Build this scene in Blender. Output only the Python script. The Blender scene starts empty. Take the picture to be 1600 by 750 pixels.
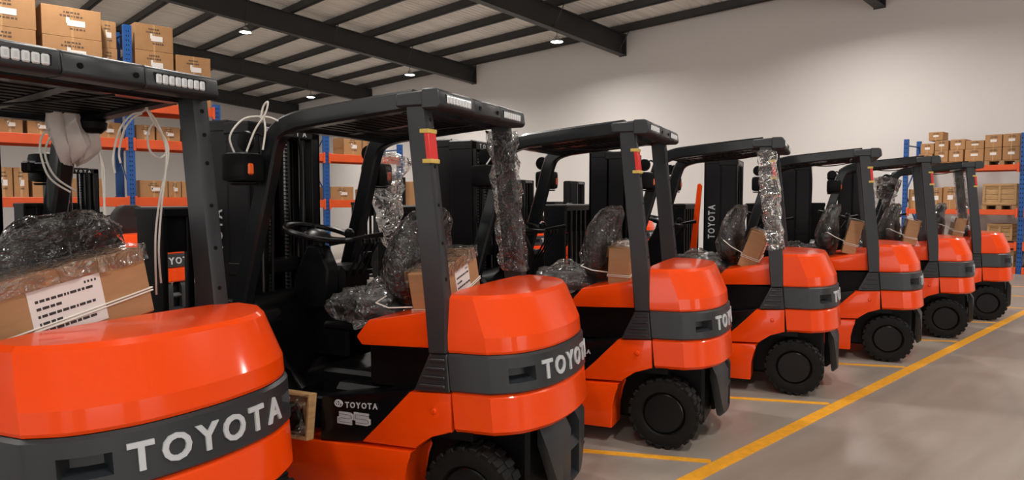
import bpy, bmesh, math, random
from mathutils import Vector, Matrix, noise
R = math.radians
C = bpy.context.scene.collection
SC = bpy.context.scene
random.seed(7)

# ------------------------------------------------------------------ camera, world, exposure
cam_d = bpy.data.cameras.new('camera'); cam = bpy.data.objects.new('camera', cam_d); C.objects.link(cam)
cam.location = (0, 0, 1.6244); cam.rotation_euler = (R(90 - 3.264), 0, R(47 - 90))
cam_d.sensor_width = 36; cam_d.lens = 36 * 1100 / 1600; cam_d.clip_end = 300
SC.camera = cam
w = bpy.data.worlds.new('world'); SC.world = w; w.use_nodes = True
bg = w.node_tree.nodes['Background']; bg.inputs[0].default_value = (1.0, 0.97, 0.93, 1); bg.inputs[1].default_value = 2.3
SC.view_settings.view_transform = 'Standard'; SC.view_settings.look = 'None'
SC.view_settings.exposure = 0.25; SC.view_settings.gamma = 1.0; SC.view_settings.use_curve_mapping = False
LAMP_W = 190.0

# ------------------------------------------------------------------ materials
def nodes(m): return m.node_tree.nodes, m.node_tree.links
def mat(name, col, rough=.5, metal=0., coat=0., var=0., vscale=8., bump=0., bscale=60., rand=0., stretch=None, spec=None):
    m = bpy.data.materials.new(name); m.use_nodes = True
    n, l = nodes(m); b = n['Principled BSDF']
    b.inputs['Base Color'].default_value = (*col, 1); b.inputs['Roughness'].default_value = rough
    b.inputs['Metallic'].default_value = metal; b.inputs['Coat Weight'].default_value = coat
    b.inputs['Coat Roughness'].default_value = .09
    if spec is not None: b.inputs['Specular IOR Level'].default_value = spec
    tc = n.new('ShaderNodeTexCoord'); mp = n.new('ShaderNodeMapping'); l.new(tc.outputs['Object'], mp.inputs[0])
    if stretch: mp.inputs['Scale'].default_value = stretch
    if var > 0:
        t = n.new('ShaderNodeTexNoise'); t.inputs['Scale'].default_value = vscale; t.inputs['Detail'].default_value = 6
        l.new(mp.outputs[0], t.inputs[0])
        r = n.new('ShaderNodeValToRGB'); r.color_ramp.elements[0].position = .3; r.color_ramp.elements[1].position = .7
        r.color_ramp.elements[0].color = (*[c * (1 - var) for c in col], 1); r.color_ramp.elements[1].color = (*[min(1, c * (1 + var)) for c in col], 1)
        l.new(t.outputs[0], r.inputs[0]); src = r.outputs[0]
    else: src = None
    if rand > 0:
        oi = n.new('ShaderNodeObjectInfo'); hs = n.new('ShaderNodeHueSaturation'); mr = n.new('ShaderNodeMapRange')
        mr.inputs[3].default_value = 1 - rand; mr.inputs[4].default_value = 1 + rand
        l.new(oi.outputs['Random'], mr.inputs[0]); l.new(mr.outputs[0], hs.inputs['Value'])
        if src: l.new(src, hs.inputs['Color'])
        else: hs.inputs['Color'].default_value = (*col, 1)
        src = hs.outputs[0]
    if src: l.new(src, b.inputs['Base Color'])
    if bump > 0:
        t2 = n.new('ShaderNodeTexNoise'); t2.inputs['Scale'].default_value = bscale; l.new(mp.outputs[0], t2.inputs[0])
        bp = n.new('ShaderNodeBump'); bp.inputs['Strength'].default_value = bump; bp.inputs['Distance'].default_value = .01
        l.new(t2.outputs[0], bp.inputs['Height']); l.new(bp.outputs[0], b.inputs['Normal'])
    return m
def film_mat(name, haze=.05, gl=.55, rough=.1, base=.02, bd=.06):
    m = bpy.data.materials.new(name); m.use_nodes = True; n, l = nodes(m)
    n.remove(n['Principled BSDF']); out = n['Material Output']
    tr = n.new('ShaderNodeBsdfTransparent'); tr.inputs[0].default_value = (.97, .97, .97, 1)
    g = n.new('ShaderNodeBsdfGlossy'); g.inputs['Roughness'].default_value = rough; g.inputs[0].default_value = (1, 1, 1, 1)
    d = n.new('ShaderNodeBsdfDiffuse'); d.inputs[0].default_value = (.8, .8, .8, 1)
    fr = n.new('ShaderNodeFresnel'); fr.inputs[0].default_value = 1.5
    tc = n.new('ShaderNodeTexCoord'); t = n.new('ShaderNodeTexNoise'); t.inputs['Scale'].default_value = 9; t.inputs['Detail'].default_value = 3
    t.inputs['Distortion'].default_value = 2.2
    l.new(tc.outputs['Object'], t.inputs[0])
    bp = n.new('ShaderNodeBump'); bp.inputs['Strength'].default_value = 1; bp.inputs['Distance'].default_value = bd; l.new(t.outputs[0], bp.inputs['Height'])
    l.new(bp.outputs[0], g.inputs['Normal']); l.new(bp.outputs[0], fr.inputs['Normal'])
    ma = n.new('ShaderNodeMath'); ma.operation = 'MULTIPLY_ADD'; ma.inputs[1].default_value = gl; ma.inputs[2].default_value = base; ma.use_clamp = True
    l.new(fr.outputs[0], ma.inputs[0])
    m1 = n.new('ShaderNodeMixShader'); m1.inputs[0].default_value = haze; l.new(tr.outputs[0], m1.inputs[1]); l.new(d.outputs[0], m1.inputs[2])
    m2 = n.new('ShaderNodeMixShader'); l.new(ma.outputs[0], m2.inputs[0]); l.new(m1.outputs[0], m2.inputs[1]); l.new(g.outputs[0], m2.inputs[2])
    l.new(m2.outputs[0], out.inputs[0])
    return m
def emit(name, col, s):
    m = bpy.data.materials.new(name); m.use_nodes = True; n, l = nodes(m)
    b = n['Principled BSDF']; b.inputs['Emission Color'].default_value = (*col, 1); b.inputs['Emission Strength'].default_value = s
    return m
M = dict(
    orange=mat('orange_paint', (.85, .062, .002), .30, coat=.5, spec=.15),
    charcoal=mat('charcoal_paint', (.018, .0205, .024), .40, bump=.04, bscale=300),
    guard=mat('guard_black_paint', (.008, .0095, .011), .34, coat=.25, spec=.2),
    black=mat('black_plastic', (.0035, .0035, .004), .42, spec=.14),
    gloss=mat('glossy_black', (.004, .004, .005), .22, spec=.3),
    metal=mat('black_metal', (.005, .005, .006), .36, spec=.22),
    rubber=mat('tyre_rubber', (.0045, .0045, .0045), .6, spec=.22, var=.25, vscale=20, bump=.15, bscale=120),
    vinyl=mat('seat_vinyl', (.010, .010, .011), .45, bump=.08, bscale=200),
    steel=mat('bright_steel', (.55, .55, .55), .3, metal=1),
    letter=mat("silver_letter", (.52, .53, .545), .35, metal=.1),
    film=film_mat('clear_film', .006, 1.1, .06, .03), film2=film_mat('milky_film', .03, 1.2, .07, .07, .03), film3=film_mat('bunched_film', .30, 1., .1, .1, .03),
    card=mat('cardboard', (.37, .19, .076), .72, var=.06, vscale=5, rand=.10),
    card2=mat('cardboard_near', (.39, .21, .095), .6, var=.07, vscale=6, stretch=(1, 1, 8)),
    tape=mat('packing_tape', (.50, .29, .13), .25), paper=mat('label_paper', (.74, .69, .66), .6),
    ink=mat('print_ink', (.10, .06, .04), .7), dink=mat('dark_ink', (.035, .03, .03), .7),
    blue=mat('rack_blue', (.008, .075, .28), .4, var=.12, vscale=4), rackor=mat('rack_orange', (.70, .085, .012), .4, var=.08, vscale=3),
    wood=mat('pale_wood', (.42, .25, .11), .7, var=.18, vscale=9, stretch=(1, 1, 6), rand=.08),
    pallet=mat('pallet_wood', (.34, .20, .09), .8, var=.2, vscale=10),
    wall=mat('white_wall', (.68, .645, .625), .85, var=.015, vscale=.6),
    roofm=mat('roof_sheet', (.78, .75, .71), .42, metal=.0, var=.1, vscale=1.2, stretch=(.15, 6, 1)),
    beam=mat('roof_steel', (.030, .031, .032), .5, var=.1, vscale=2),
    yellow=mat('yellow_paint', (.78, .35, .02), .5, var=.12, vscale=18),
    red=mat('red_tag', (.65, .02, .015), .4), ytape=mat('yellow_tape', (.62, .44, .10), .5),
    amber=mat('amber_lens', (.70, .10, .01), .25), redl=mat('red_lens', (.5, .02, .01), .25),
    led=mat('led_lens', (.62, .63, .63), .18, coat=.5), reflector=mat('led_cell', (.5, .51, .52), .2),
    cable=mat('white_cable', (.72, .69, .62), .4), bag=mat('grey_bag', (.66, .60, .56), .38, var=.08, vscale=14),
    lampem=emit('lamp_glow', (1, .96, .9), 28), green=mat('green_band', (.10, .16, .11), .4),
)
def floor_mat():
    m = bpy.data.materials.new('polished_concrete'); m.use_nodes = True; n, l = nodes(m); b = n['Principled BSDF']
    tc = n.new('ShaderNodeTexCoord'); 
    mp = n.new('ShaderNodeMapping'); mp.inputs['Rotation'].default_value = (0, 0, R(43)); mp.inputs['Scale'].default_value = (.35, 3.0, 1)
    l.new(tc.outputs['Object'], mp.inputs[0])
    a = n.new('ShaderNodeTexNoise'); a.inputs['Scale'].default_value = 1.1; a.inputs['Detail'].default_value = 8; a.inputs['Roughness'].default_value = .62
    l.new(mp.outputs[0], a.inputs[0])
    r = n.new('ShaderNodeValToRGB'); r.color_ramp.elements[0].position = .32; r.color_ramp.elements[1].position = .72
    r.color_ramp.elements[0].color = (.245, .208, .176, 1); r.color_ramp.elements[1].color = (.325, .284, .246, 1)  # mottled concrete tone, with streaks of floor reflection painted into the colour
    l.new(a.outputs[0], r.inputs[0]); l.new(r.outputs[0], b.inputs['Base Color'])
    mr = n.new('ShaderNodeMapRange'); mr.inputs[3].default_value = .30; mr.inputs[4].default_value = .42
    l.new(a.outputs[0], mr.inputs[0]); l.new(mr.outputs[0], b.inputs['Roughness'])
    t2 = n.new('ShaderNodeTexNoise'); t2.inputs['Scale'].default_value = 2.5; l.new(mp.outputs[0], t2.inputs[0])
    bp = n.new('ShaderNodeBump'); bp.inputs['Strength'].default_value = .12; bp.inputs['Distance'].default_value = .02
    l.new(t2.outputs[0], bp.inputs['Height']); l.new(bp.outputs[0], b.inputs['Normal'])
    b.inputs['Specular IOR Level'].default_value = .4
    return m
M['floor'] = floor_mat()

# ------------------------------------------------------------------ mesh helpers
class MB:
    def __init__(s): s.v = []; s.f = []; s.m = []
    def take(s, bm, mi=0, X=None):
        k = len(s.v); bm.verts.index_update()
        for v in bm.verts: s.v.append(tuple(X @ v.co) if X else tuple(v.co))
        for f in bm.faces: s.f.append([k + v.index for v in f.verts]); s.m.append(mi)
        bm.free(); return s
    def box(s, x0, x1, y0, y1, z0, z1, bev=0., X=None, mi=0, seg=1):
        bm = bmesh.new(); bmesh.ops.create_cube(bm, size=1)
        T = Matrix.Translation(((x0 + x1) / 2, (y0 + y1) / 2, (z0 + z1) / 2)) @ Matrix.Diagonal((abs(x1 - x0), abs(y1 - y0), abs(z1 - z0), 1))
        bm.transform(T)
        if bev > 0: bmesh.ops.bevel(bm, geom=bm.edges[:], offset=bev, segments=seg, affect='EDGES', profile=.6)
        return s.take(bm, mi, X)
    def prism(s, poly, y0, y1, bev=0., mi=0, axis='y', X=None, seg=1):
        bm = bmesh.new()
        def P(u, v, t): return (u, t, v) if axis == 'y' else ((u, v, t) if axis == 'z' else (t, u, v))
        A = [bm.verts.new(P(u, v, y0)) for u, v in poly]; B = [bm.verts.new(P(u, v, y1)) for u, v in poly]
        n = len(poly); bm.faces.new(A); bm.faces.new(B[::-1])
        for i in range(n): bm.faces.new([A[i], B[i], B[(i + 1) % n], A[(i + 1) % n]])
        if bev > 0: bmesh.ops.bevel(bm, geom=bm.edges[:], offset=bev, segments=seg, affect='EDGES', profile=.6)
        return s.take(bm, mi, X)
    def rings(s, rs, close=True, cap=True, mi=0):
        k = len(s.v); n = len(rs[0])
        for r in rs: s.v += [tuple(p) for p in r]
        for i in range(len(rs) - 1):
            for j in range(n if close else n - 1):
                a = k + i * n + j; b = k + i * n + (j + 1) % n
                s.f.append([a, b, b + n, a + n]); s.m.append(mi)
        if cap:
            s.f.append([k + j for j in range(n)][::-1]); s.f.append([k + (len(rs) - 1) * n + j for j in range(n)]); s.m += [mi, mi]
        return s
    def tube(s, pts, r, seg=8, mi=0, closed=False):
        pts = [Vector(p) for p in pts]; n = len(pts); rs = []; up = None
        for i, p in enumerate(pts):
            t = ((pts[(i + 1) % n] if closed or i < n - 1 else p) - (pts[i - 1] if closed or i > 0 else p)).normalized()
            if up is None: up = t.orthogonal().normalized()
            up = (up - t * up.dot(t)).normalized(); bi = t.cross(up)
            rr = r[i] if isinstance(r, (list, tuple)) else r
            rs.append([p + up * rr * math.cos(2 * math.pi * j / seg) + bi * rr * math.sin(2 * math.pi * j / seg) for j in range(seg)])
        if closed:
            rs.append(rs[0]); return s.rings(rs, True, False, mi)
        return s.rings(rs, True, True, mi)
    def beam(s, pts, t, y0, y1, mi=0):          # rectangular bar in the x-z plane, thickness t, from y0 to y1
        rs = []; n = len(pts); pts = [Vector((p[0], 0, p[1])) for p in pts]
        for i, p in enumerate(pts):
            d = (pts[min(i + 1, n - 1)] - pts[max(i - 1, 0)]).normalized(); nn = Vector((-d.z, 0, d.x)); c = min(.012, t * .2); h = t / 2
            prof = [(-h, y0 + c), (-h, y1 - c), (-h + c, y1), (h - c, y1), (h, y1 - c), (h, y0 + c), (h - c, y0), (-h + c, y0)]
            rs.append([p + nn * a + Vector((0, b, 0)) for a, b in prof])
        return s.rings(rs, True, True, mi)
    def lathe(s, prof, seg=32, cx=0, cy=0, cz=0, axis='y', mi=0):
        rs = []
        for r, h in prof:
            ring = []
            for j in range(seg):
                a = 2 * math.pi * j / seg; u, v = r * math.cos(a), r * math.sin(a)
                ring.append((cx + u, cy + h, cz + v) if axis == 'y' else (cx + u, cy + v, cz + h))
            rs.append(ring)
        return s.rings(rs, True, True, mi)
    def cyl(s, p, q, r, seg=10, mi=0): return s.tube([p, q], r, seg, mi)
    def mirror(s, c2):                          # y -> c2 - y
        s.v = [(x, c2 - y, z) for x, y, z in s.v]; return s
    def shear(s, k=.095, z0=.7):
        s.v = [(x + k * (z0 - z), y, z) for x, y, z in s.v]; return s
    def mesh(s, name, mats, ang=35, flat=False):
        me = bpy.data.meshes.new(name); me.from_pydata(s.v, [], s.f)
        for m in (mats if isinstance(mats, (list, tuple)) else [mats]): me.materials.append(M[m])
        me.polygons.foreach_set('material_index', s.m)
        bm = bmesh.new(); bm.from_mesh(me); bmesh.ops.recalc_face_normals(bm, faces=bm.faces[:]); bm.to_mesh(me); bm.free()
        if not flat: me.shade_smooth(); me.set_sharp_from_angle(angle=R(ang))
        return me
def link(name, me, parent=None, loc=None, kind=None, rot=None):
    o = bpy.data.objects.new(name, me); C.objects.link(o)
    if parent: o.parent = parent
    if loc: o.location = loc
    if rot: o.rotation_euler = rot
    if kind: o['kind'] = kind
    return o
def tag(o, label, cat, group=None):
    o['label'] = label; o['category'] = cat
    if group: o['group'] = group
    return o
def cr(pts, k=6):                                # Catmull-Rom through points
    P = [Vector(p) for p in pts]; out = []
    for i in range(len(P) - 1):
        p0, p1, p2, p3 = P[max(i - 1, 0)], P[i], P[i + 1], P[min(i + 2, len(P) - 1)]
        for j in range(k):
            t = j / k
            out.append(.5 * ((2 * p1) + (p2 - p0) * t + (2 * p0 - 5 * p1 + 4 * p2 - p3) * t * t + (3 * p1 - p0 - 3 * p2 + p3) * t ** 3))
    return out + [P[-1]]
def glyph(ch, size, depth, off):
    cu = bpy.data.curves.new('g', 'FONT'); cu.body = ch; cu.size = size; cu.extrude = depth; cu.offset = off; cu.resolution_u = 3
    o = bpy.data.objects.new('g', cu); C.objects.link(o)
    dg = bpy.context.evaluated_depsgraph_get(); me = bpy.data.meshes.new_from_object(o.evaluated_get(dg))
    bpy.data.objects.remove(o); bpy.data.curves.remove(cu)
    v = [tuple(x.co) for x in me.vertices]; f = [list(p.vertices) for p in me.polygons]; bpy.data.meshes.remove(me)
    x0 = min(a[0] for a in v); x1 = max(a[0] for a in v); y0 = min(a[1] for a in v); y1 = max(a[1] for a in v)
    return [((a[0] - x0), (a[1] - y0), a[2]) for a in v], f, x1 - x0, y1 - y0
def crumple(mb, amp, sc=9., seed=0.):
    o = []
    for p in mb.v:
        q = Vector(p) * sc + Vector((seed, seed * 1.7, seed * .3))
        o.append(tuple(Vector(p) + amp * Vector((noise.noise(q), noise.noise(q + Vector((7, 3, 1))), noise.noise(q + Vector((2, 9, 5)))))))
    mb.v = o; return mb

# ------------------------------------------------------------------ the setting
EAVE_Z = 7.40; SLOPE = .094
def roof_z(x): return EAVE_Z + (20 - x) * SLOPE
fl = link('floor', MB().box(-16, 20.2, -14, 43, -.2, 0).mesh('floor', 'floor'), kind='structure')
L0, L1 = (-4, 2.13), (18.2, 2.42)
def strip(p, q, wd, z=.003):
    d = (Vector(q) - Vector(p)).normalized(); n = Vector((-d.y, d.x)) * wd / 2; p, q = Vector(p), Vector(q)
    b = MB(); k = [p - n, q - n, q + n, p + n]; b.v = [(a.x, a.y, 0) for a in k] + [(a.x, a.y, z) for a in k]
    b.f = [[3, 2, 1, 0], [4, 5, 6, 7], [0, 1, 5, 4], [1, 2, 6, 5], [2, 3, 7, 6], [3, 0, 4, 7]]; b.m = [0] * 6
    return b.mesh('floor_line', 'yellow')
link('floor_line', strip(L0, L1, .10), fl)
for k in range(-1, 8):
    x = 3.83 + 1.79 * k; y = L0[1] + (L1[1] - L0[1]) * (x - L0[0]) / (L1[0] - L0[0]) + .062
    link('floor_line', strip((x, y), (x - 1.75, y + 2.65), .062), fl)
link('wall_front', MB().box(20, 20.25, -14, 43, 0, 7.75).mesh('wall_front', 'wall'), kind='structure')
link('wall_left', MB().prism([(-16, 0), (20, 0), (20, roof_z(20) + .3), (-16, roof_z(-16) + .3)], 42.6, 42.85).mesh('wall_left', 'wall'), kind='structure')
def holed_wall(name, x0, x1, zt, holes, at, axis):
    b = MB(); cur = x0
    for (a, c, h) in holes + [(x1, x1, 0)]:
        if axis == 'x': b.box(cur, a, at - .25, at, 0, zt)
        else: b.box(at - .25, at, cur, a, 0, zt)
        if c > a:
            if axis == 'x': b.box(a, c, at - .25, at, h, zt)
            else: b.box(at - .25, at, a, c, h, zt)
        cur = c
    link(name, b.mesh(name, 'wall'), kind='structure')
holed_wall('wall_right', -16, 20, 8.2, [(-13, -7, 6.2), (-3, 3, 6.2), (7, 13, 6.2)], -14, 'x')  # unseen wall, doorways guessed so that daylight lights the room
holed_wall('wall_back', -14, 42.6, 11.2, [(-10, -3, 6.5), (2, 9, 6.5), (14, 21, 6.5), (26, 33, 6.5)], -16, 'y')  # unseen wall too, its doorways added to let light in
# corrugated roof
b = MB(); xs = (-16, 20.1); prof = []
y = -14.
while y < 42.8:
    prof += [(y, 0), (y + .12, 0), (y + .145, .03), (y + .195, .03), (y + .22, 0)]; y += .22
for (yy, dz) in prof:
    for x in xs: b.v.append((x, yy, roof_z(x) + .27 + dz))
for i in range(len(prof) - 1): b.f.append([2 * i, 2 * i + 1, 2 * i + 3, 2 * i + 2]); b.m.append(0)
ceil = link('ceiling', b.mesh('ceiling', 'roofm', ang=10), kind='structure')
RAFT = [-1.2, 7.2, 15.7, 23.85, 32.3, 40.6]
def rafter_mesh():
    b = MB(); x0, x1 = -16, 19.99
    for (ya, yb, za, zb) in [(-.13, .13, -.72, -.695), (-.13, .13, -.025, 0), (-.012, .012, -.70, -.02)]:
        b.prism([(x0, roof_z(x0) + za), (x1, roof_z(x1) + za), (x1, roof_z(x1) + zb), (x0, roof_z(x0) + zb)], ya, yb)
    b.box(19.95, 19.99, -.15, .15, roof_z(20) - .74, roof_z(20) + .01)
    return b.mesh('rafter', 'beam')
rm = rafter_mesh()
for y in RAFT: link('rafter', rm, ceil, (0, y, 0))
b = MB().box(-.035, .035, -14, 42.6, 0, .25); b.box(-.035, .09, -14, 42.6, 0, .02); pm = b.mesh('purlin', 'beam')
brm = MB().cyl((0, .02, -.62), (0, .55, .12), .018, 6).cyl((0, -.02, -.62), (0, -.55, .12), .018, 6).mesh('fly_brace', 'beam')
for k in range(22):
    x = 19.72 - 1.64 * k
    link('purlin', pm, ceil, (x, 0, roof_z(x) + .005))
    for y in RAFT[1:]: 
        if k % 2 == 0: link('fly_brace', brm, ceil, (x, y, roof_z(x)))
NUM = ['first', 'second', 'third', 'fourth', 'fifth', 'sixth', 'seventh', 'eighth', 'ninth', 'tenth', 'eleventh', 'twelfth']
# lamps
def lamp(x, y, i, j, me={}):
    z = roof_z(x) - .72
    t = link('high_bay_lamp', None, loc=(x, y, z - .32))
    tag(t, 'glowing round lamp, %s from the end wall, under %s rafter from right' % (NUM[j], NUM[i]), 'lamp', 'high-bay lamps under the roof')
    if not me:
        me['h'] = MB().lathe([(.03, .16), (.07, .14), (.08, .06), (.17, .03), (.20, 0), (.205, -.02), (.19, -.02)], 24, axis='z').mesh('lamp_housing', 'steel')
        me['l'] = MB().lathe([(.188, -.012), (.188, -.022), (.10, -.04), (.02, -.045)], 24, axis='z').mesh('lamp_lens', 'lampem')
        me['k'] = MB().cyl((0, 0, .15), (0, 0, .33), .012, 6).mesh('lamp_hanger', 'beam')
        d = bpy.data.lights.new('lamp_light', 'AREA'); d.shape = 'DISK'; d.size = .6; d.energy = LAMP_W; d.spread = R(160); d.color = (1, .955, .90); me['d'] = d
    link('housing', me['h'], t); link('lens', me['l'], t); link('hanger', me['k'], t)
    o = link('lamp_light', me['d'], t, (0, 0, -.06))
for i, y in enumerate((-1.2, 7.2, 15.7, 23.85, 32.3)):
    for j, x in enumerate((16.6, 9.9, 3.1, -3.7)): lamp(x, y, i, j)

# ------------------------------------------------------------------ forklift meshes (local: x rearwards, y to the right side, z up; origin under the left body seam)
W2 = 1.09; CEN = W2 / 2
YG = .955
HALF = [(.19, .02), (.29, .095), (.355, .2), (.398, .33), (.418, CEN)]
HTOP = [(.13, .05), (.215, .11), (.285, .2), (.335, .33), (.352, CEN)]
def outline(half, y0=0., k=5):
    c = cr(half + [(a, W2 - b_) for a, b_ in half[-2::-1]], k)
    return [Vector((0, y0))] + c + [Vector((0, W2 - y0))]
OUT = outline(HALF); TOPO = outline(HTOP, .03)
def offset(pl, d):                               # move outline outward by d
    o = []
    for i, p in enumerate(pl):
        a = pl[max(i - 1, 0)]; c = pl[min(i + 1, len(pl) - 1)]; t = (c - a).normalized(); n = Vector((t.y, -t.x)); o.append(p + n * d)
    o[0].x = o[-1].x = 0; return o
def lv(pl, z): return [(p.x, p.y, z) for p in pl]
def shell(levels): return MB().rings([lv(p, z) for p, z in levels])
ARC = [0.]
for i in range(1, len(OUT)): ARC.append(ARC[-1] + (OUT[i] - OUT[i - 1]).length)
def on_out(s, off):
    s = max(0, min(ARC[-1] - 1e-6, s))
    for i in range(len(ARC) - 1):
        if ARC[i + 1] >= s: break
    t = (s - ARC[i]) / (ARC[i + 1] - ARC[i]); p = OUT[i].lerp(OUT[i + 1], t)
    def nrm(i):
        a = OUT[max(i - 1, 0)]; c = OUT[min(i + 1, len(OUT) - 1)]; d = (c - a).normalized(); return Vector((d.y, -d.x))
    n = nrm(i).lerp(nrm(i + 1), t).normalized()
    return p + n * off
def s_at_y(yv):
    for i in range(1, len(OUT)):
        if OUT[i].y >= yv: return ARC[i - 1] + (yv - OUT[i - 1].y) / max(1e-9, OUT[i].y - OUT[i - 1].y) * (ARC[i] - ARC[i - 1])
ME = {}
def reg(k, mb, mats, **kw): ME[k] = mb.mesh(k, mats, **kw)
Z1, Z2, Z3 = .906, .719, .527
# counterweight, band, rear cover
reg('counterweight', shell([(offset(OUT, -.02), Z3), (offset(OUT, 0), Z3 + .02), (offset(OUT, .0), Z2 - .014), (offset(OUT, -.012), Z2)]).shear(), 'orange', ang=28)
hl, hr, dz0, dz1 = s_at_y(.075), s_at_y(.195), .772, .842
def band():
    ss = sorted(set([0.] + ARC + [hl, hr, ARC[-1] - hl, ARC[-1] - hr])); b = MB()
    zs = [Z2 + .002, Z2 + .012, dz0, dz1, Z1 - .014, Z1 - .003]; of = [-.004, .007, .007, .007, .007, -.006]
    holes = [(hl, hr), (ARC[-1] - hr, ARC[-1] - hl)]
    for z, o_ in zip(zs, of):
        for s in ss: p = on_out(s, o_); b.v.append((p.x, p.y, z))
    n = len(ss)
    for r in range(5):
        for j in range(n - 1):
            m = (ss[j] + ss[j + 1]) / 2
            if r == 2 and any(a < m < c for a, c in holes): continue
            b.f.append([r * n + j, r * n + j + 1, (r + 1) * n + j + 1, (r + 1) * n + j]); b.m.append(0)
    b.f.append(list(range(n))[::-1]); b.f.append([5 * n + j for j in range(n)]); b.m += [0, 0]
    for a, c in holes:                            # recessed pockets
        k = len(b.v); sp = [a + (c - a) * t / 4 for t in range(5)]
        for s in sp:
            p = on_out(s, .007); q = on_out(a + (c - a) * (.12 + .76 * (s - a) / (c - a)), -.055)
            b.v += [(p.x, p.y, dz0), (p.x, p.y, dz1), (q.x, q.y, dz0 + .022), (q.x, q.y, dz1 - .004)]
        for t in range(4):
            i = k + 4 * t; j = i + 4
            b.f += [[i, j, j + 2, i + 2], [i + 1, i + 3, j + 3, j + 1], [i + 2, j + 2, j + 3, i + 3]]; b.m += [0, 0, 0]
        b.f += [[k, k + 2, k + 3, k + 1], [k + 16, k + 17, k + 19, k + 18]]; b.m += [0, 0]
    return b
bm_band = band().shear()
me = bpy.data.meshes.new('band'); me.from_pydata(bm_band.v, [], bm_band.f); me.materials.append(M['charcoal']); me.shade_smooth(); me.set_sharp_from_angle(angle=R(28)); ME['band'] = me
mid = [OUT[i].lerp(TOPO[i], .06) for i in range(len(OUT))]
def scale_in(pl, k): return [Vector((p.x * (1 - k), CEN + (p.y - CEN) * (1 - k))) for p in pl]
reg('rear_cover', shell([(offset(OUT, -.008), Z1), (offset(OUT, -.003), Z1 + .012), (mid, .985), (TOPO, 1.155), (scale_in(TOPO, .035), 1.173), (scale_in(TOPO, .3), 1.183), (scale_in(TOPO, .8), 1.186)]).shear(), 'orange', ang=13)
# letters on the band
LET = []
widths = []
for ch in 'TOYOTA':
    v, f, wd, ht = glyph(ch, .128, .006, .0035); LET.append((ch, v, f, wd, ht))
pitch = .112; s0 = s_at_y(.545) - 2.5 * pitch
for i, (ch, v, f, wd, ht) in enumerate(LET):
    b = MB()
    for x, y, z in v:
        p = on_out(s0 + i * pitch + (x - wd / 2) * 1.0, .0105 + z * .6); b.v.append((p.x, p.y, .766 + y * (.092 / ht)))
    b.f = f; b.m = [0] * len(f); b.shear(); reg('letter%d' % i, b, 'letter')
# black rear bumper with notch and pocket
def wallseg(sa, sb, za, zb, th, inn=0., n=18):
    b = MB(); pr = []; fa = za if callable(za) else (lambda s: za)
    for i in range(n + 1):
        s = sa + (sb - sa) * i / n; p = on_out(s, .002 - inn); q = on_out(s, -th - inn); c = on_out(s, -.03 - inn); z0 = fa(s)
        pr.append([(c.x, c.y, z0), (p.x, p.y, z0 + .03), (p.x, p.y, max(z0 + .032, zb - .06)), (c.x, c.y, max(z0 + .034, zb)), (q.x, q.y, max(z0 + .034, zb)), (q.x, q.y, z0)])
    return b.rings(pr, True, True)
def cut(s):
    q = min(s, ARC[-1] - s); t = max(0., min(1., (q - s_at_y(.24)) / .19)); return .43 - .29 * math.sin(t * math.pi / 2) ** 1.1
sb0 = s_at_y(.24); sb1 = ARC[-1] - sb0; sn0, sn1 = s_at_y(.50), s_at_y(.64)
b = wallseg(sb0, sn0, cut, Z3 - .012, .045); bb = wallseg(sn1, sb1, cut, Z3 - .012, .045)
reg('tow_recess', wallseg(sn0 - .01, sn1 + .01, .16, .5, .05, .06, 4), 'black')
for q in (bb, wallseg(sn0, sn1, .14, .19, .045, 0, 4), wallseg(sn0, sn1, .31, .38, .045, 0, 4)):
    k = len(b.v); b.v += q.v; b.f += [[i + k for i in f] for f in q.f]; b.m += q.m
reg('rear_bumper', b, 'charcoal', ang=48)
reg('tow_pin', MB().cyl((.33, CEN, .25), (.33, CEN, .52), .02, 12).cyl((.33, CEN, .515), (.33, CEN, .535), .035, 12), 'steel')
# chassis, decks
b = MB().box(-.95, .30, .22, W2 - .22, .12, .70, .02); b.box(-1.7, -.9, .18, W2 - .18, .12, .5, .02); b.box(-.02, .02, .03, W2 - .03, .52, .9)
b.box(-.24, .1, .02, W2 - .02, .49, .53)
reg('chassis', b, 'black')
reg('battery_box', MB().box(-.56, .0, .13, W2 - .13, .66, .9, .015), 'black')
reg('battery_hood', MB().prism([(-.573, .935), (-.538, .893), (.0, .915), (.0, 1.105), (-.129, 1.089), (-.494, 1.026)], .035, W2 - .035, .014, seg=2).shear(0), 'orange', ang=30)
MW = 1.02
def both(k, mb, mats, **kw):
    reg(k + '_l', mb, mats, **kw); mb.mirror(MW if k in ('mast_rail', 'lift_cylinder', 'lift_chain', 'mast_hose', 'carriage_strip') else W2); reg(k + '_r', mb, mats, **kw)
both('louver', MB().prism([(-.118, .897), (-.208, .708), (-.008, .716), (-.024, .900)], -.006, .07, .006), 'charcoal')
for i in range(4):
    z = .735 + .042 * i; x0 = -.206 + (z - .708) / .189 * .09 + .016
    both('slat%d' % i, MB().prism([(x0, z), (-.03, z + .002), (-.03, z + .017), (x0 + .008, z + .015)], -.02, .0, .004), 'charcoal')
arc_l = [(-.199, .422), (-.165, .462), (-.115, .497), (-.05, .519), (-.002, .525)]
both('fender', MB().prism([(-.007, .712), (-.233, .697), (-.382, .543), (-.518, .411)] + arc_l, .0, .10, .006, seg=2), 'orange', ang=30)
both('side_step', MB().prism([(-.78, .374), (-.772, .60), (-.755, .617), (-.24, .702), (-.233, .697), (-.382, .543), (-.518, .411)], .004, .16, .008, seg=2), 'gloss', ang=30)
both('sill', MB().prism([(-1.25, .358), (-.215, .406), (-.235, .388), (-.256, .33), (-.262, .24), (-.262, .10), (-1.25, .09)], -.015, .2, .012, seg=2), 'orange', ang=30)
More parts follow.
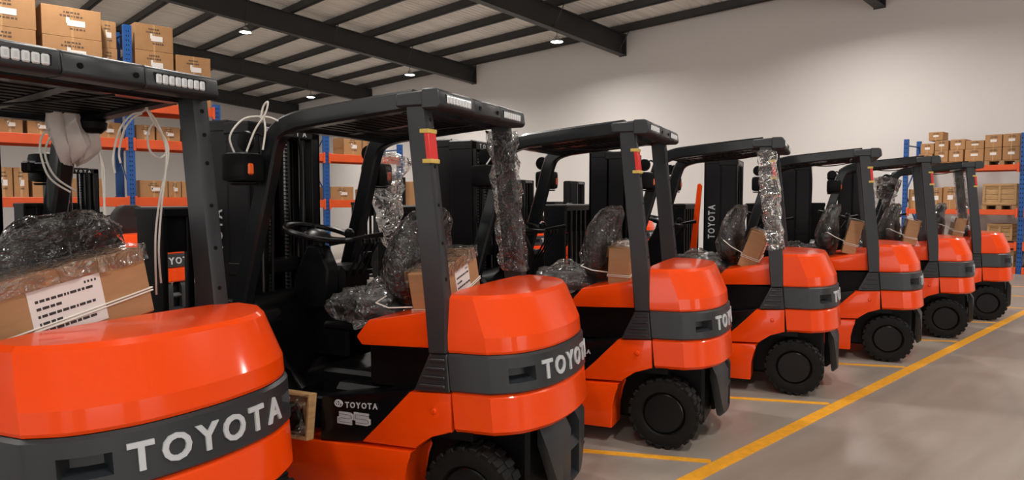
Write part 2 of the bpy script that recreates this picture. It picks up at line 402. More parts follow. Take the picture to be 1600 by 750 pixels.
both('bolt', MB().lathe([(.001, -.012), (.012, -.011), (.017, -.004), (.017, .004)], 14, -.10, 0, .62), 'orange')
reg('floor_plate', MB().box(-1.3, -.5, .14, W2 - .14, .5, .56, .01).box(-.78, -.3, .1, W2 - .1, .56, .66, .03), 'black')
b = MB().prism([(-1.50, .25), (-1.50, 1.04), (-1.46, 1.08), (-1.28, 1.075), (-1.22, 1.02), (-1.16, .62), (-1.02, .5), (-1.02, .25)], .05, W2 - .05, .02)
b.box(-1.3, -1.1, .62, .9, .95, 1.22, .03); reg('front_cowl', b, 'black')
b = MB().prism([(-1.72, .35), (-1.66, .62), (-1.5, .72), (-1.1, .70), (-.96, .5), (-.96, .36)], .0, .2, .02); both('front_fender', b, 'black')
# steering
reg('steering_column', MB().prism([(-1.32, .95), (-1.05, 1.0), (-1.03, 1.22), (-1.10, 1.36), (-1.18, 1.36), (-1.27, 1.2)], CEN - .15, CEN - .04, .012).box(-1.28, -.92, CEN - .12, CEN - .02, .7, 1.0, .02).cyl((-1.12, CEN - .1, 1.3), (-1.13, CEN - .1, 1.43), .03), 'black')
tilt = Matrix.Translation((-1.135, CEN - .1, 1.432)) @ Matrix.Rotation(R(14), 4, 'Y')
b = MB().tube([(.19 * math.cos(a * math.pi / 18), .19 * math.sin(a * math.pi / 18), 0) for a in range(36)], .016, 8, closed=True)
for a in (20, 140, 260): b.tube([(0, 0, -.02), (.1 * math.cos(R(a)), .1 * math.sin(R(a)), -.015), (.185 * math.cos(R(a)), .185 * math.sin(R(a)), 0)], .014, 6)
b.lathe([(.075, -.035), (.08, -.01), (.05, .012), (.005, .016)], 18, axis='z'); b.lathe([(.018, 0), (.028, .02), (.028, .045), (.015, .06)], 12, .15, .09, 0, axis='z')
b.v = [tuple(tilt @ Vector(p)) for p in b.v]; reg('steering_wheel', b, 'metal')
b = MB()
for i in range(3): b.tube([(-1.1 + .0 * i, CEN + .12 + .07 * i, 1.15), (-1.02, CEN + .14 + .07 * i, 1.3), (-.98, CEN + .14 + .07 * i, 1.36)], .008, 6).lathe([(.004, -.02), (.018, -.01), (.018, .015), (.004, .025)], 10, -.98, CEN + .14 + .07 * i, 1.37, axis='z')
b.tube([(-1.1, CEN - .05, 1.36), (-.95, CEN + .08, 1.40), (-.86, CEN + .16, 1.415)], [.012, .012, .018], 8)
reg('lever', b, 'metal')
# seat
def loft(levels, n=24, e=.75):
    rs = []
    for (cx, cy, z, hx, hy) in levels:
        ring = []
        for j in range(n):
            a = 2 * math.pi * j / n; c, s = math.cos(a), math.sin(a)
            ring.append((cx + hx * math.copysign(abs(c) ** e, c), cy + hy * math.copysign(abs(s) ** e, s), z))
        rs.append(ring)
    return MB().rings(rs)
SY = CEN + .0
sb = [(-.50, SY, 1.10, .05, .18), (-.51, SY, 1.14, .09, .24), (-.51, SY, 1.24, .10, .275), (-.50, SY, 1.34, .085, .265), (-.48, SY, 1.44, .07, .235), (-.455, SY, 1.51, .06, .195), (-.44, SY, 1.545, .04, .15), (-.435, SY, 1.555, .01, .05)]
reg('seat_back', loft(sb, 28), 'vinyl', ang=60)
sc_ = [(-.72, SY, .93, .20, .20), (-.72, SY, .95, .25, .24), (-.74, SY, 1.02, .27, .255), (-.74, SY, 1.07, .25, .23), (-.74, SY, 1.085, .15, .14)]
reg('seat_cushion', loft(sc_, e=.6), 'vinyl', ang=60)
reg('seat_base', MB().box(-.95, -.45, SY - .2, SY + .2, .88, .99, .02).box(-.98, -.55, SY - .27, SY + .27, .9, .945, .015), 'black')
def film_loft(levels, grow, amp, seed, n=40, sub=6, e=.8):
    L = []
    for i in range(len(levels) - 1):
        for j in range(sub):
            t = j / sub; a, c = levels[i], levels[i + 1]; L.append(tuple(a[k] * (1 - t) + c[k] * t for k in range(5)))
    L.append(levels[-1]); L = [(a, b_, c, d + grow, e_ + grow) for a, b_, c, d, e_ in L]
    m = loft(L, n, e); crumple(m, amp, 9, seed); return crumple(m, amp * .5, 22, seed + 5)
reg('seat_film', film_loft([(-.5, SY, 1.06, .06, .16)] + sb[1:-1] + [(-.43, SY, 1.575, .03, .06)], .022, .017, 3.), 'film', flat=True)
reg('cushion_film', film_loft(sc_[1:-1] + [(-.74, SY, 1.115, .18, .16), (-.74, SY, 1.12, .05, .05)], .035, .055, 8.), 'film2', flat=True)
# overhead guard
def rightside(mb): mb.v = [(x, y - (W2 - YG), z) for x, y, z in mb.v]; return mb
def both2(k, mb, mats, **kw):
    reg(k + '_l', mb, mats, **kw); mb.mirror(W2); rightside(mb); reg(k + '_r', mb, mats, **kw)
ap = cr([(-1.315, .95), (-1.315, 1.076), (-1.145, 1.666), (-1.08, 1.905), (-1.03, 1.985), (-.93, 2.025), (-.80, 2.043), (-.5, 2.072), (-.2, 2.098)], 5)
both2('front_pillar', MB().beam([tuple(p) for p in ap], .095, -.01, .07), 'guard', ang=40)
both2('rear_pillar', MB().prism([(-.118, .895), (-.02, .90), (-.028, 1.15), (-.128, 2.08), (-.235, 2.08), (-.16, 1.4)], -.018, .055, .008), 'charcoal')
for i, z in enumerate((1.25, 1.42, 1.6, 1.78, 1.9, 2.0)):
    x = -.028 - .1 * (z - 1.15) / .93; both2('pillar_hole%d' % i, MB().cyl((x - .004, .02, z), (x + .0025, .02, z), .009, 10), 'black')
both2('roof_cap', MB().prism([(-.28, 2.06), (-.28, 2.125), (-.105, 2.135), (-.105, 2.06)], -.03, .09, .008), 'charcoal')
b = MB()
for i in range(3):
    y0, y1 = [(-.045, .305), (.307, .615), (.617, YG - .005)][i]
    b.prism([(-.13, 2.045), (-.045, 2.045), (-.028, 2.06), (-.036, 2.125), (-.055, 2.138), (-.13, 2.138)], y0, y1, .006)
reg('rear_light_bar', b, 'charcoal')
for i, y in enumerate((.365, .575)): reg('bar_bolt%d' % i, MB().cyl((-.04, y, 2.09), (-.027, y, 2.088), .011, 12), 'black')
for k, (y0, y1) in enumerate([(.02, .265), (.655, .88)]):
    b = MB().box(-.05, -.0295, y0 - .008, y1 + .008, 2.066, 2.114, .004, mi=1); n = 8; st = (y1 - y0) / n
    for i in range(n): b.box(-.034, -.0255, y0 + st * i + .0012, y0 + st * (i + 1) - .0012, 2.071, 2.109, .005, mi=0).box(-.0262, -.0248, y0 + st * (i + .35), y0 + st * (i + .65), 2.082, 2.10, mi=2)
    reg('rear_light%d' % k, b, ['led', 'black', 'reflector'])
reg('roof_frame', MB().box(-1.02, -.94, .03, YG - .03, 1.985, 2.03, .012).box(-.3, -.22, .03, YG - .03, 2.04, 2.1, .012).prism([(-.95, 2.0), (-.2, 2.065), (-.2, 2.115), (-.95, 2.05)], CEN - .03 - .04, CEN - .01), 'guard')
reg('roof_slat', MB().prism([(-.016, -.045), (.016, -.04), (.02, .02), (-.010, .016)], .05, YG - .05, .006), 'black')
b = MB().tube(cr([(-.75, .3, 2.01), (-.6, .32, 1.985), (-.45, .4, 1.99), (-.3, .55, 2.02), (-.2, .6, 2.03)], 5), .006, 6); reg('roof_cable', b, 'metal')
# mast
b = MB()
for x0, x1, o_ in [(-1.60, -1.42, 0.), (-1.78, -1.585, .02)]:
    y0 = .205 + o_
    b.box(x0, x1, y0, y0 + .02, .12, 2.07, .003); b.box(x0, x0 + .022, y0, y0 + .075, .12, 2.07, .003); b.box(x1 - .022, x1, y0, y0 + .075, .12, 2.07, .003)
both('mast_rail', b, 'metal')
for i, q in enumerate([(-1.62, -1.42, .2, MW - .2, 2.0, 2.075, .01), (-1.60, -1.44, .2, MW - .2, 1.18, 1.26, .008), (-1.60, -1.44, .2, MW - .2, .3, .42, .008), (-1.76, -1.6, .22, MW - .22, 2.02, 2.09, .01), (-1.76, -1.62, .24, MW - .24, .9, .98, .006)]):
    reg('mast_crossbar%d' % i, MB().box(*q), 'metal')
both('lift_cylinder', MB().cyl((-1.46, .33, .2), (-1.46, .33, 1.45), .036, 14).cyl((-1.46, .33, 1.4), (-1.46, .33, 2.02), .022, 12), 'gloss')
b = MB()
for i in range(62):
    z = .55 + .0235 * i; b.box(-1.50, -1.488, .43, .452, z, z + .017); b.box(-1.494, -1.482, .435, .447, z + .009, z + .026, mi=1)
both('lift_chain', b, ['steel', 'metal'])
both('mast_hose', MB().tube(cr([(-1.44, .38, .6), (-1.43, .385, 1.3), (-1.42, .385, 1.9), (-1.46, .40, 2.05), (-1.55, .40, 2.0), (-1.58, .39, 1.4)], 4), .011, 6), 'black')
both('tilt_cylinder', MB().cyl((-1.02, .16, .58), (-1.35, .16, .92), .032, 12).cyl((-1.3, .16, .88), (-1.46, .19, 1.05), .018, 10), 'metal')
both('carriage_strip', MB().prism([(-1.965, .62), (-1.885, .62), (-1.80, 1.78), (-1.82, 1.81), (-1.85, 1.80)], .205, .235, .003), 'orange')
# mast lettering reading upwards on the outer rail faces
def mast_text(side):
    b = MB(); cur = 0
    for ch, v, f, wd, ht in LET:
        k = len(b.v)
        for x, y, z in v: b.v.append((-1.605 - y * .085 / ht * 1. - .02 if side else -1.70 + .0 + (-.0), 0, 0) if False else ((-1.655 - y * (.075 / ht)), .2235 - .002 - (z + .006) * .15, 1.19 + cur + x * .58))
        b.f += [[i + k for i in g] for g in f]; b.m += [0] * len(f); cur += wd * .58 + .012
    return b
b = mast_text(0); reg('mast_lettering_l', b, 'letter')
b = mast_text(0); zc = 2 * 1.37; b.v = [(x, MW - y, zc - z) for x, y, z in b.v]; b.v = [(-1.655 * 2 - .075 - x, y, z) for x, y, z in b.v]; reg('mast_lettering_r', b, 'letter')
b = MB(); cur = 0
for ch, v, f, wd, ht in LET:
    k = len(b.v); b.v += [(-1.4185 + (z + .006) * .15, .33 + cur + x * .38, 2.018 + y * (.034 / ht)) for x, y, z in v]; b.f += [[i + k for i in g] for g in f]; b.m += [0] * len(f); cur += wd * .38 + .03
reg('crossbar_lettering', b, 'letter')
# carriage and load backrest, forks
b = MB().box(-1.93, -1.86, .08, W2 - .08, .18, .28, .006).box(-1.93, -1.86, .08, W2 - .08, .52, .62, .006)
reg('carriage', b, 'metal')
b = MB().box(-2.2, -1.95, .06, W2 - .06, 1.52, 1.58, .01).box(-2.18, -1.96, .06, .10, .2, 1.54, .008).box(-2.18, -1.96, W2 - .10, W2 - .06, .2, 1.54, .008)
for i in range(5): y0 = .24 + .14 * i; b.box(-2.0, -1.965, y0, y0 + .05, .2, 1.54, .006)
b.box(-2.0, -1.96, .08, W2 - .08, .2, .95, .006).box(-2.0, -1.98, .08, W2 - .08, 1.31, 1.53, .004)
reg('load_backrest', b, 'black')
both('fork', MB().prism([(-2.04, .62), (-2.0, .62), (-2.0, .05), (-3.0, .05), (-3.02, .065), (-2.1, .10), (-2.04, .14)], .27, .38, .004), 'metal')
# wheels
def tyre(r, wd, hub):
    b = MB(); h = wd / 2
    b.lathe([(hub, -h * .55), (hub + .02, -h * .95), (r * .80, -h), (r * .93, -h * .93), (r * .965, -h * .7), (r * .965, h * .7), (r * .93, h * .93), (r * .80, h), (hub + .02, h * .95), (hub, h * .55)], 40)
    n = 22
    for i in range(n):
        for sd in (-1, 1):
            a = 2 * math.pi * (i + (.5 if sd > 0 else 0)) / n; X = Matrix.Rotation(a, 4, 'Y')
            b.box(r * .90, r, sd * h * .08, sd * h * .98, -math.pi * r / n * .62, math.pi * r / n * .62, .004, X=X)
    return b
def rim(r, wd):
    b = MB(); h = wd / 2
    b.lathe([(r, -h * .8), (r * .95, -h * .86), (r * .88, -h * .55), (r * .80, -h * .15), (r * .45, -h * .1), (r * .40, -h * .45), (r * .12, -h * .5), (.003, -h * .5)], 32)
    b.lathe([(r, h * .8), (r * .9, h * .85), (r * .8, h * .2), (.003, h * .2)], 32)
    return b
def nuts(r, wd, n=6):
    b = MB()
    for i in range(n):
        a = 2 * math.pi * i / n + .3; x, z = r * .62 * math.cos(a), r * .62 * math.sin(a); b.cyl((x, -wd * .12, z), (x, -wd * .05, z), .011, 6)
    return b
reg('rear_tyre', tyre(.232, .15, .125), 'rubber'); reg('rear_rim', rim(.13, .15), 'gloss'); reg('wheel_nut', nuts(.13, .15), 'steel')
reg('front_tyre', tyre(.29, .2, .16), 'rubber'); reg('front_rim', rim(.165, .2), 'gloss')
# pods
def both3(k, mb, mats):
    reg(k + '_l', mb, mats); mb.mirror(YG); reg(k + '_r', mb, mats)
    mb.v = [(x - .21, y - .05, z) for x, y, z in mb.v]
    if k == 'head_lamp': mb.box(-1.30, -1.08, .90, .93, 1.77, 1.81, .006)
    reg(k + '_n', mb, mats)
both3('head_lamp', MB().box(-1.235, -1.075, -.19, -.035, 1.715, 1.865, .03, seg=2).box(-1.18, -1.11, -.05, .02, 1.76, 1.82, .01).lathe([(.07, 0), (.075, .01)], 16, -1.155, -.11, 1.70, axis='z'), 'black')
both3('turn_signal', MB().box(-1.10, -1.068, -.16, -.12, 1.75, 1.81, .008), 'amber')
both2('round_mirror', MB().tube([(-1.06, .02, 1.93), (-1.13, -.03, 1.97), (-1.17, -.06, 1.95)], .008, 6).lathe([(.01, -.02), (.05, -.015), (.055, 0), (.05, .012), (.01, .014)], 16, -1.18, -.06, 1.93), 'black')
# step emblem, lettering, number on the left step plate
def flat_text(txt, sx, ht_t, x0, z0, y, slope=.0, gap=.006):
    b = MB(); cur = 0
    for ch in txt:
        v, f, wd, ht = next((q[1], q[2], q[3], q[4]) for q in LET if q[0] == ch); k = len(b.v); s = ht_t / ht
        b.v += [(x0 + cur + x * s * sx, y - .001 - (q + .006) * .2, z0 + (cur + x * s * sx) * slope + yy * s) for x, yy, q in v]
        b.f += [[i + k for i in g] for g in f]; b.m += [0] * len(f); cur += wd * s * sx + gap
    return b
reg('step_lettering', flat_text('TOYOTA', .96, .030, -.615, .573, .0, .07), 'letter')
def ring_el(cx, cz, rx, rz, t=.0035, y=.002, n=28):
    return [(cx + rx * math.cos(2 * math.pi * i / n), y, cz + rz * math.sin(2 * math.pi * i / n)) for i in range(n)], t
b = MB()
for e in [ring_el(-.645, .589, .023, .0165), ring_el(-.645, .591, .0085, .0145), ring_el(-.645, .597, .019, .0075)]: b.tube([(x - .014, y, z) for x, y, z in e[0]], e[1], 6, closed=True)
reg('emblem', b, 'letter')
def dig(path, x0, z0, sc, w_, y, mi, b):
    pts = [Vector((x0 + p[0] * .078, 0, z0 + p[1] * sc)) for p in path]; n = len(pts); rs = []
    for i, p in enumerate(pts):
        d1 = (pts[min(i + 1, n - 1)] - pts[max(i, 0)]) if i < n - 1 else (pts[i] - pts[i - 1]); d0 = (pts[i] - pts[i - 1]) if i > 0 else d1
        d = (d0.normalized() + d1.normalized()).normalized(); nn = Vector((-d.z, 0, d.x)); k = w_ / 2 / max(.5, abs(nn.dot(Vector((-d1.normalized().z, 0, d1.normalized().x)))))
        rs.append([p + nn * k + Vector((0, y, 0)), p - nn * k + Vector((0, y, 0)), p - nn * k + Vector((0, .006, 0)), p + nn * k + Vector((0, .006, 0))])
    b.rings(rs, True, True, mi)
two = [(0, 1), (.85, 1), (1, .88), (1, .62), (.85, .5), (.15, .5), (0, .38), (0, 0), (1, 0)]
five = [(1, 1), (0, 1), (0, .5), (.85, .5), (1, .38), (1, .12), (.85, 0), (0, 0)]
b = MB()
for pth, x0 in ((two, -.655), (five, -.553)):
    dig(pth, x0, .498 + (x0 + .655) * .07, .040, .0215, -.002, 0, b); dig(pth, x0, .498 + (x0 + .655) * .07, .040, .0017, -.0032, 1, b)
reg('number', b, ['letter', 'black'])
# warning tag and film on pillars
def pillar_x(z): return -.028 - .1 * (z - 1.15) / .93
b = MB()
b.prism([(pillar_x(1.80) - .018, 1.80), (pillar_x(1.80) + .006, 1.80), (pillar_x(1.94) + .006, 1.94), (pillar_x(1.94) - .018, 1.94)], -.022, .05, .002)
reg('red_tag', b, 'red')
b = MB()
for z in (1.795, 1.935): x = pillar_x(z); b.box(x - .04, x + .009, -.025, .055, z, z + .02, .002)
reg('yellow_tape', b, 'ytape')
def pfilm(z0, z1, seed, grow=.018):
    rs = []; n = 26
    for i in range(n + 1):
        z = z0 + (z1 - z0) * i / n; x1 = pillar_x(z) + grow; x0 = x1 - .11 - 2 * grow; ring = []
        for (a, c) in ((x0, -.03), (x0 + .05, -.036), (x1 - .03, -.036), (x1, -.03), (x1 + .004, .02), (x1, .07), (x1 - .05, .075), (x0, .07)): ring.append((a, c, z))
        rs.append(ring)
    return crumple(MB().rings(rs, True, False), .03, 13, seed)
both2('pillar_film', pfilm(1.2, 2.03, 2.), 'film', flat=True)
def blob_film(path, r, seed, amp=.05, n=10):
    return crumple(MB().tube(cr(path, 6), r, n), amp, 9, seed)
reg('lamp_film', blob_film([(-1.02, 0, 1.14), (-1.06, -.02, 1.35), (-1.12, -.05, 1.5), (-1.16, -.08, 1.68), (-1.15, -.08, 1.83), (-1.12, -.07, 1.92)], [.06] * 6 + [.07] * 6 + [.085] * 6 + [.13] * 6 + [.15] * 6 + [.07], 4.), 'film', flat=True)
lf = ME['lamp_film']
b = blob_film([(-1.02, 0, 1.14), (-1.06, -.02, 1.35), (-1.12, -.05, 1.5), (-1.16, -.08, 1.68), (-1.15, -.08, 1.83), (-1.12, -.07, 1.92)], [.06] * 6 + [.07] * 6 + [.085] * 6 + [.13] * 6 + [.15] * 6 + [.07], 6.); b.mirror(W2); reg('lamp_film_r', b, 'film', flat=True)
reg('step_tray', MB().box(-.99, -.80, -.02, .18, .36, .375).box(-.99, -.80, -.02, .0, .375, .64).box(-.83, -.80, -.02, .2, .36, .66), 'wood')

PARTS = [('chassis',), ('floor_plate',), ('front_cowl',), ('battery_box',), ('battery_hood',), ('counterweight',), ('rear_cover',), ('rear_bumper', 'tow_recess', 'tow_pin'),
         ('steering_column', 'lever'), ('steering_wheel',), ('roof_frame', 'roof_cable'), ('carriage',), ('load_backrest',)]
def forklift(loc, rot, label, film=(), redtag=True, plastics=True, strips='', text=False, near=False, guard=True):
    t = link('forklift', None, loc=loc, rot=(0, 0, rot)); tag(t, label, 'forklift', 'parked orange forklifts')
    def add(name, key, par=None, lab=None):
        o = link(name, ME[key], par or t)
        if lab: o['label'] = lab
        return o
    for p in PARTS:
        if p[0] == 'roof_frame' and not guard: continue
        o = add(p[0], p[0])
        for q in p[1:]: add(q, q, o)
    for i in range(5):
        o = add('mast_crossbar', 'mast_crossbar%d' % i)
        if i == 0: add('crossbar_lettering', 'crossbar_lettering', o)
    bd = add('counterweight_band', 'band')
    for i in range(6): add('letter', 'letter%d' % i, bd)
    for sd in 'lr':
        lo = add('side_louver', 'louver_' + sd)
        for i in range(4): add('louver_slat', 'slat%d_%s' % (i, sd), lo)
        fe = add('rear_fender', 'fender_' + sd); add('fender_bolt', 'bolt_' + sd, fe)
        st = add('side_step', 'side_step_' + sd)
        if sd == 'l': add('step_lettering', 'step_lettering', st); add('emblem', 'emblem', st); add('number', 'number', st)
        add('sill', 'sill_' + sd); add('front_fender', 'front_fender_' + sd)
        if guard:
          add('front_pillar', 'front_pillar_' + sd)
          rp = add('rear_pillar', 'rear_pillar_' + sd); add('roof_cap', 'roof_cap_' + sd)
          for i in range(6): add('pillar_hole', 'pillar_hole%d_%s' % (i, sd), rp)
          if sd in film: add('pillar_film', 'pillar_film_' + sd, rp, 'crumpled clear plastic film')
        mr_ = add('mast_rail', 'mast_rail_' + sd)
        if text: add('mast_lettering', 'mast_lettering_' + sd, mr_)
        for k in ('lift_cylinder', 'lift_chain', 'mast_hose', 'tilt_cylinder', 'fork'): add(k, k + '_' + sd)
        if sd in strips: add('carriage_strip', 'carriage_strip_' + sd, None, 'orange upright strip')
        hs = 'n' if near and sd == 'r' else sd
        if not guard: continue
        hl_ = add('head_lamp', 'head_lamp_' + hs); add('turn_signal', 'turn_signal_' + hs, hl_); add('round_mirror', 'round_mirror_' + sd)
    if redtag:
        w_ = add('warning_tag', 'red_tag', None, 'red tag held with yellow tape'); add('tag_tape', 'yellow_tape', w_)
    if guard: lb = add('rear_light_bar', 'rear_light_bar'); add('bar_bolt', 'bar_bolt0', lb); add('bar_bolt', 'bar_bolt1', lb); add('rear_light', 'rear_light0', lb); add('rear_light', 'rear_light1', lb)
    for i in range(13 if guard else 0):
        x = -.90 + .052 * i; o = add('roof_slat', 'roof_slat'); o.location = (x, 0, 2.05 + .066 * (x + .9) / .75)
    s = link('seat', ME['seat_back'], t); add('seat_cushion', 'seat_cushion', s); add('seat_base', 'seat_base', s)
    if plastics:
        add('seat_film', 'seat_film', s, 'crumpled clear plastic film'); add('cushion_film', 'cushion_film', s, 'crumpled milky plastic film')
    for (x, y, k) in ((.074, .075, 'rear'), (.074, W2 - .075, 'rear'), (-1.33, .02, 'front'), (-1.33, W2 - .02, 'front')):
        wh = link(k + '_wheel', ME[k + '_tyre'], t, (x, y, .232 if k == 'rear' else .29))
        if y > CEN: wh.rotation_euler = (0, 0, math.pi)
        add('rim', k + '_rim', wh)
        if k == 'rear': add('wheel_nut', 'wheel_nut', wh)['kind'] = 'stuff'
    return t
ROT = R(-(90 - (47 - 24.06))); ROT1 = R(-(90 - (47 - 27.06)))
ROW = [((.257, 2.676), 'orange forklift at the near end of the front row, grey bag under its guard roof', '', False),
       ((2.02, 2.581), 'orange forklift marked 25, film on one rear pillar, red tag on the other', 'r', True),
       ((3.759, 2.692), 'orange forklift with upright carton and red tag, third along the front row', '', True),
       ((5.613, 2.694), 'orange forklift with clear film round its left rear pillar, fourth in the front row', 'l', True),
       ((7.478, 2.605), 'orange forklift fifth along the front row, slim carton leaning behind its seat', '', True),
       ((9.272, 2.589), 'orange forklift last but one at the far end of the front row', '', True),
       ((11.061, 2.584), 'orange forklift at the far end of the front row, before the right rack', 'r', True)]
FK = []
for i, ((x, y), lab, fi, rt) in enumerate(ROW): FK.append(forklift((x, y, 0), ROT1 if i == 0 else ROT, lab, fi, rt, True, {1: 'r', 4: 'l'}.get(i, ''), i in (1, 4), i == 0))
def extra(i, name, key, lab=None):
    o = link(name, ME[key], FK[i])
    if lab: o['label'] = lab
    return o
extra(1, 'lamp_film', 'lamp_film_r', 'clear plastic bag tied round the right front lamp')
for k in ('lamp_film', 'lamp_film_r'): extra(6, 'lamp_film', k, 'clear plastic bag tied round a front lamp')
SEC = [(0, 'guardless orange forklift behind the left end of the front row, seen under the near guard'),
       (3, 'guardless second row forklift standing behind the seat of the second front forklift'),
       (4, 'guardless second row forklift standing behind the mast of the third front forklift'),
       (5, 'guardless second row forklift whose bare black mast rises beside the third front forklift'),
       (6, 'guardless second row forklift standing behind the fourth front forklift')]
for k, lab in SEC: forklift((2.44 + 1.8 * k, 10.1, 0), ROT, lab, '', False, False, guard=False)

# ------------------------------------------------------------------ cartons behind the seats
def carton_near(i, cx, cy, z0, th, ln, ht, roll, yaw, lean, label, strap=True):
    X = Matrix.Translation(FK[i].location) @ Matrix.Rotation(FK[i].rotation_euler.z, 4, 'Z')
    L = X @ Matrix.Translation((cx, cy, z0)) @ Matrix.Rotation(R(yaw), 4, 'Z') @ Matrix.Rotation(R(roll), 4, 'X') @ Matrix.Rotation(R(lean), 4, 'Y')
    a, c = th / 2, ln / 2
    o = link('carton', MB().box(-a, a, -c, c, 0, ht, .006).mesh('carton', 'card2')); o.matrix_world = L
    tag(o, label, 'box', 'cartons behind the forklift seats')
    b = MB().box(-a - .001, a + .0015, -.025, .025, ht - .001, ht + .0015).box(a - .001, a + .0015, -.025, .025, ht - .09, ht + .0015)
    link('tape', b.mesh('tape', 'tape'), o)
    lw, lh = ln * .36, ht * .66; y0 = -.13 * ln
    pl = link('label_sheet', MB().box(a, a + .0025, y0, y0 + lw, ht * .14, ht * .14 + lh).mesh('label_sheet', 'paper'), o)
    b = MB(); rnd = random.Random(3)
    for r_ in range(5):
        y = y0 + lw * .08; z = ht * .14 + lh * (.74 - .15 * r_)
        lim = y0 + lw * (.85 if r_ in (0, 2, 4) else .4)
        while y < lim:
            q = .006 + rnd.random() * .022; b.box(a + .002, a + .0032, y, y + q, z, z + lh * .055); y += q + .005
    for q in range(4): b.box(a + .002, a + .0032, y0 + lw * (.76 + .05 * q), y0 + lw * (.785 + .05 * q), ht * .14 + lh * .87, ht * .14 + lh * .92)
    link('print', b.mesh('print', 'dink'), pl, kind='stuff')
    if strap:
        b = MB(); g = .004
        for zz in (ht * .33, ht * .37):
            b.tube([(-a - g, -c - g, zz - .02), (-a - g, c + g, zz), (a + g, c + g, zz), (a + g, 0, zz - .012), (a + g, -c - g, zz - .02)], .0035, 6, closed=True)
        b.tube([(-a, -c, ht * .35), (-a - .10, -c - .06, ht * .42), (-a - .18, -c - .04, ht * .5), (-a - .2, -c + .1, ht * .46)], .0035, 6)
        link('tie_cord', b.mesh('tie_cord', 'cable'), o)
    n = 12; rs = []
    for k in range(n + 1):
        y = -c - .01 + (2 * c + .02) * k / n
        rs.append([(-a - .01, y, ht * .72), (-a - .01, y, ht * .88), (-a - .006, y, ht + .012), (-a * .3, y, ht + .018), (a * .4, y, ht + .014), (a + .01, y, ht + .008), (a + .010, y, ht * .9), (a + .012, y, ht * .8)])
    link('wrap_film', crumple(MB().rings(rs, False, False), .009, 14, i * 3.1).mesh('wrap_film', 'film3' if i > 3 else 'film2', flat=True), o)['label'] = 'loose clear plastic film'
    return o
carton_near(0, -.22, .34, 1.105, .17, .78, .27, 9, 6, -3, 'long brown carton with white label in front of the nearest orange hood')
carton_near(1, -.24, .42, 1.045, .17, .50, .27, 11, 5, -4, 'brown carton with white label behind the seat of the forklift marked 25')
carton_near(2, -.29, .40, 1.05, .15, .46, .26, 4, 3, 2, 'brown carton standing nearly upright beside a red tagged pillar of third forklift')
carton_near(3, -.34, .40, 1.03, .15, .42, .33, 0, 0, 20, 'brown carton tilted steeply between seat and film wrapped pillar')
carton_near(4, -.30, .40, 1.06, .13, .42, .35, 0, 0, 13, 'slim brown carton leaning behind the seat of the fifth forklift')
carton_near(5, -.31, .40, 1.08, .14, .42, .30, 0, 0, 11, 'brown carton with film over its top on the last but one forklift')
carton_near(6, -.27, .40, 1.12, .13, .40, .25, 0, 0, 11, 'small brown carton behind the seat of the farthest forklift')

# ------------------------------------------------------------------ loose cables, the hanging bag
def world_of(i, p): return (Matrix.Translation(FK[i].location) @ Matrix.Rotation(FK[i].rotation_euler.z, 4, 'Z')) @ Vector(p)
def cable(i, paths, label, r=.0045):
    b = MB()
    for p in paths: b.tube([world_of(i, q) for q in cr(p, 6)], r, 6)
    tag(link('cable', b.mesh('cable', 'cable')), label, 'cable', 'white cables tied to the forklifts')
# ------------------------------------------------------------------ racks
CART = {}
def carton_mesh(wd, dp, ht, ax):
    k = (round(wd, 2), round(dp, 2), round(ht, 2), ax)
    if k not in CART:
        if ax == 'y':                               # front face looks to -y
            a = MB().box(0, wd, 0, dp, 0, ht, .006).mesh('carton', 'card')
            t = MB().box(wd / 2 - .02, wd / 2 + .02, -.002, dp, ht - .002, ht + .002).box(wd / 2 - .02, wd / 2 + .02, -.003, .002, 0, ht).mesh('tape', 'tape')
            l = MB().box(wd * .42, wd * .72, -.006, 0, ht * .38, ht * .58).box(wd * .40, wd * .46, -.006, 0, ht * .46, ht * .66).mesh('label_sheet', 'paper')
            b = MB(); rr = random.Random(len(CART))
            for z, x0, x1 in ((.80, .36, .62), (.68, .30, .66), (.26, .46, .70)):
                x = wd * x0
                while x < wd * x1: q = wd * (.02 + .04 * rr.random()); b.box(x, x + q, -.004, 0, ht * z, ht * (z + .055)); x += q + wd * .018
            pr = b.mesh('print', 'ink')
        else:
            a = MB().box(0, dp, 0, wd, 0, ht, .006).mesh('carton', 'card')
            t = MB().box(-.002, dp, wd / 2 - .012, wd / 2 + .012, ht - .002, ht + .002).box(-.003, .002, wd / 2 - .012, wd / 2 + .012, 0, ht).mesh('tape', 'tape')
            l = MB().box(-.005, 0, wd * .30, wd * .68, ht * .42, ht * .62).mesh('label_sheet', 'paper')
            pr = MB().box(-.004, 0, wd * .25, wd * .7, ht * .75, ht * .79).box(-.004, 0, wd * .3, wd * .62, ht * .84, ht * .87).mesh('print', 'ink')
        CART[k] = (a, t, l, pr)
    return CART[k]
def carton(x, y, z, wd, dp, ht, ax, label, group, rz=0):
    a, t, l, pr = carton_mesh(wd, dp, ht, ax)
    o = link('carton', a, loc=(x, y, z), rot=(0, 0, rz)); tag(o, label, 'box', group)
    link('tape', t, o); link('label_sheet', l, o); link('print', pr, o, kind='stuff')
    return o
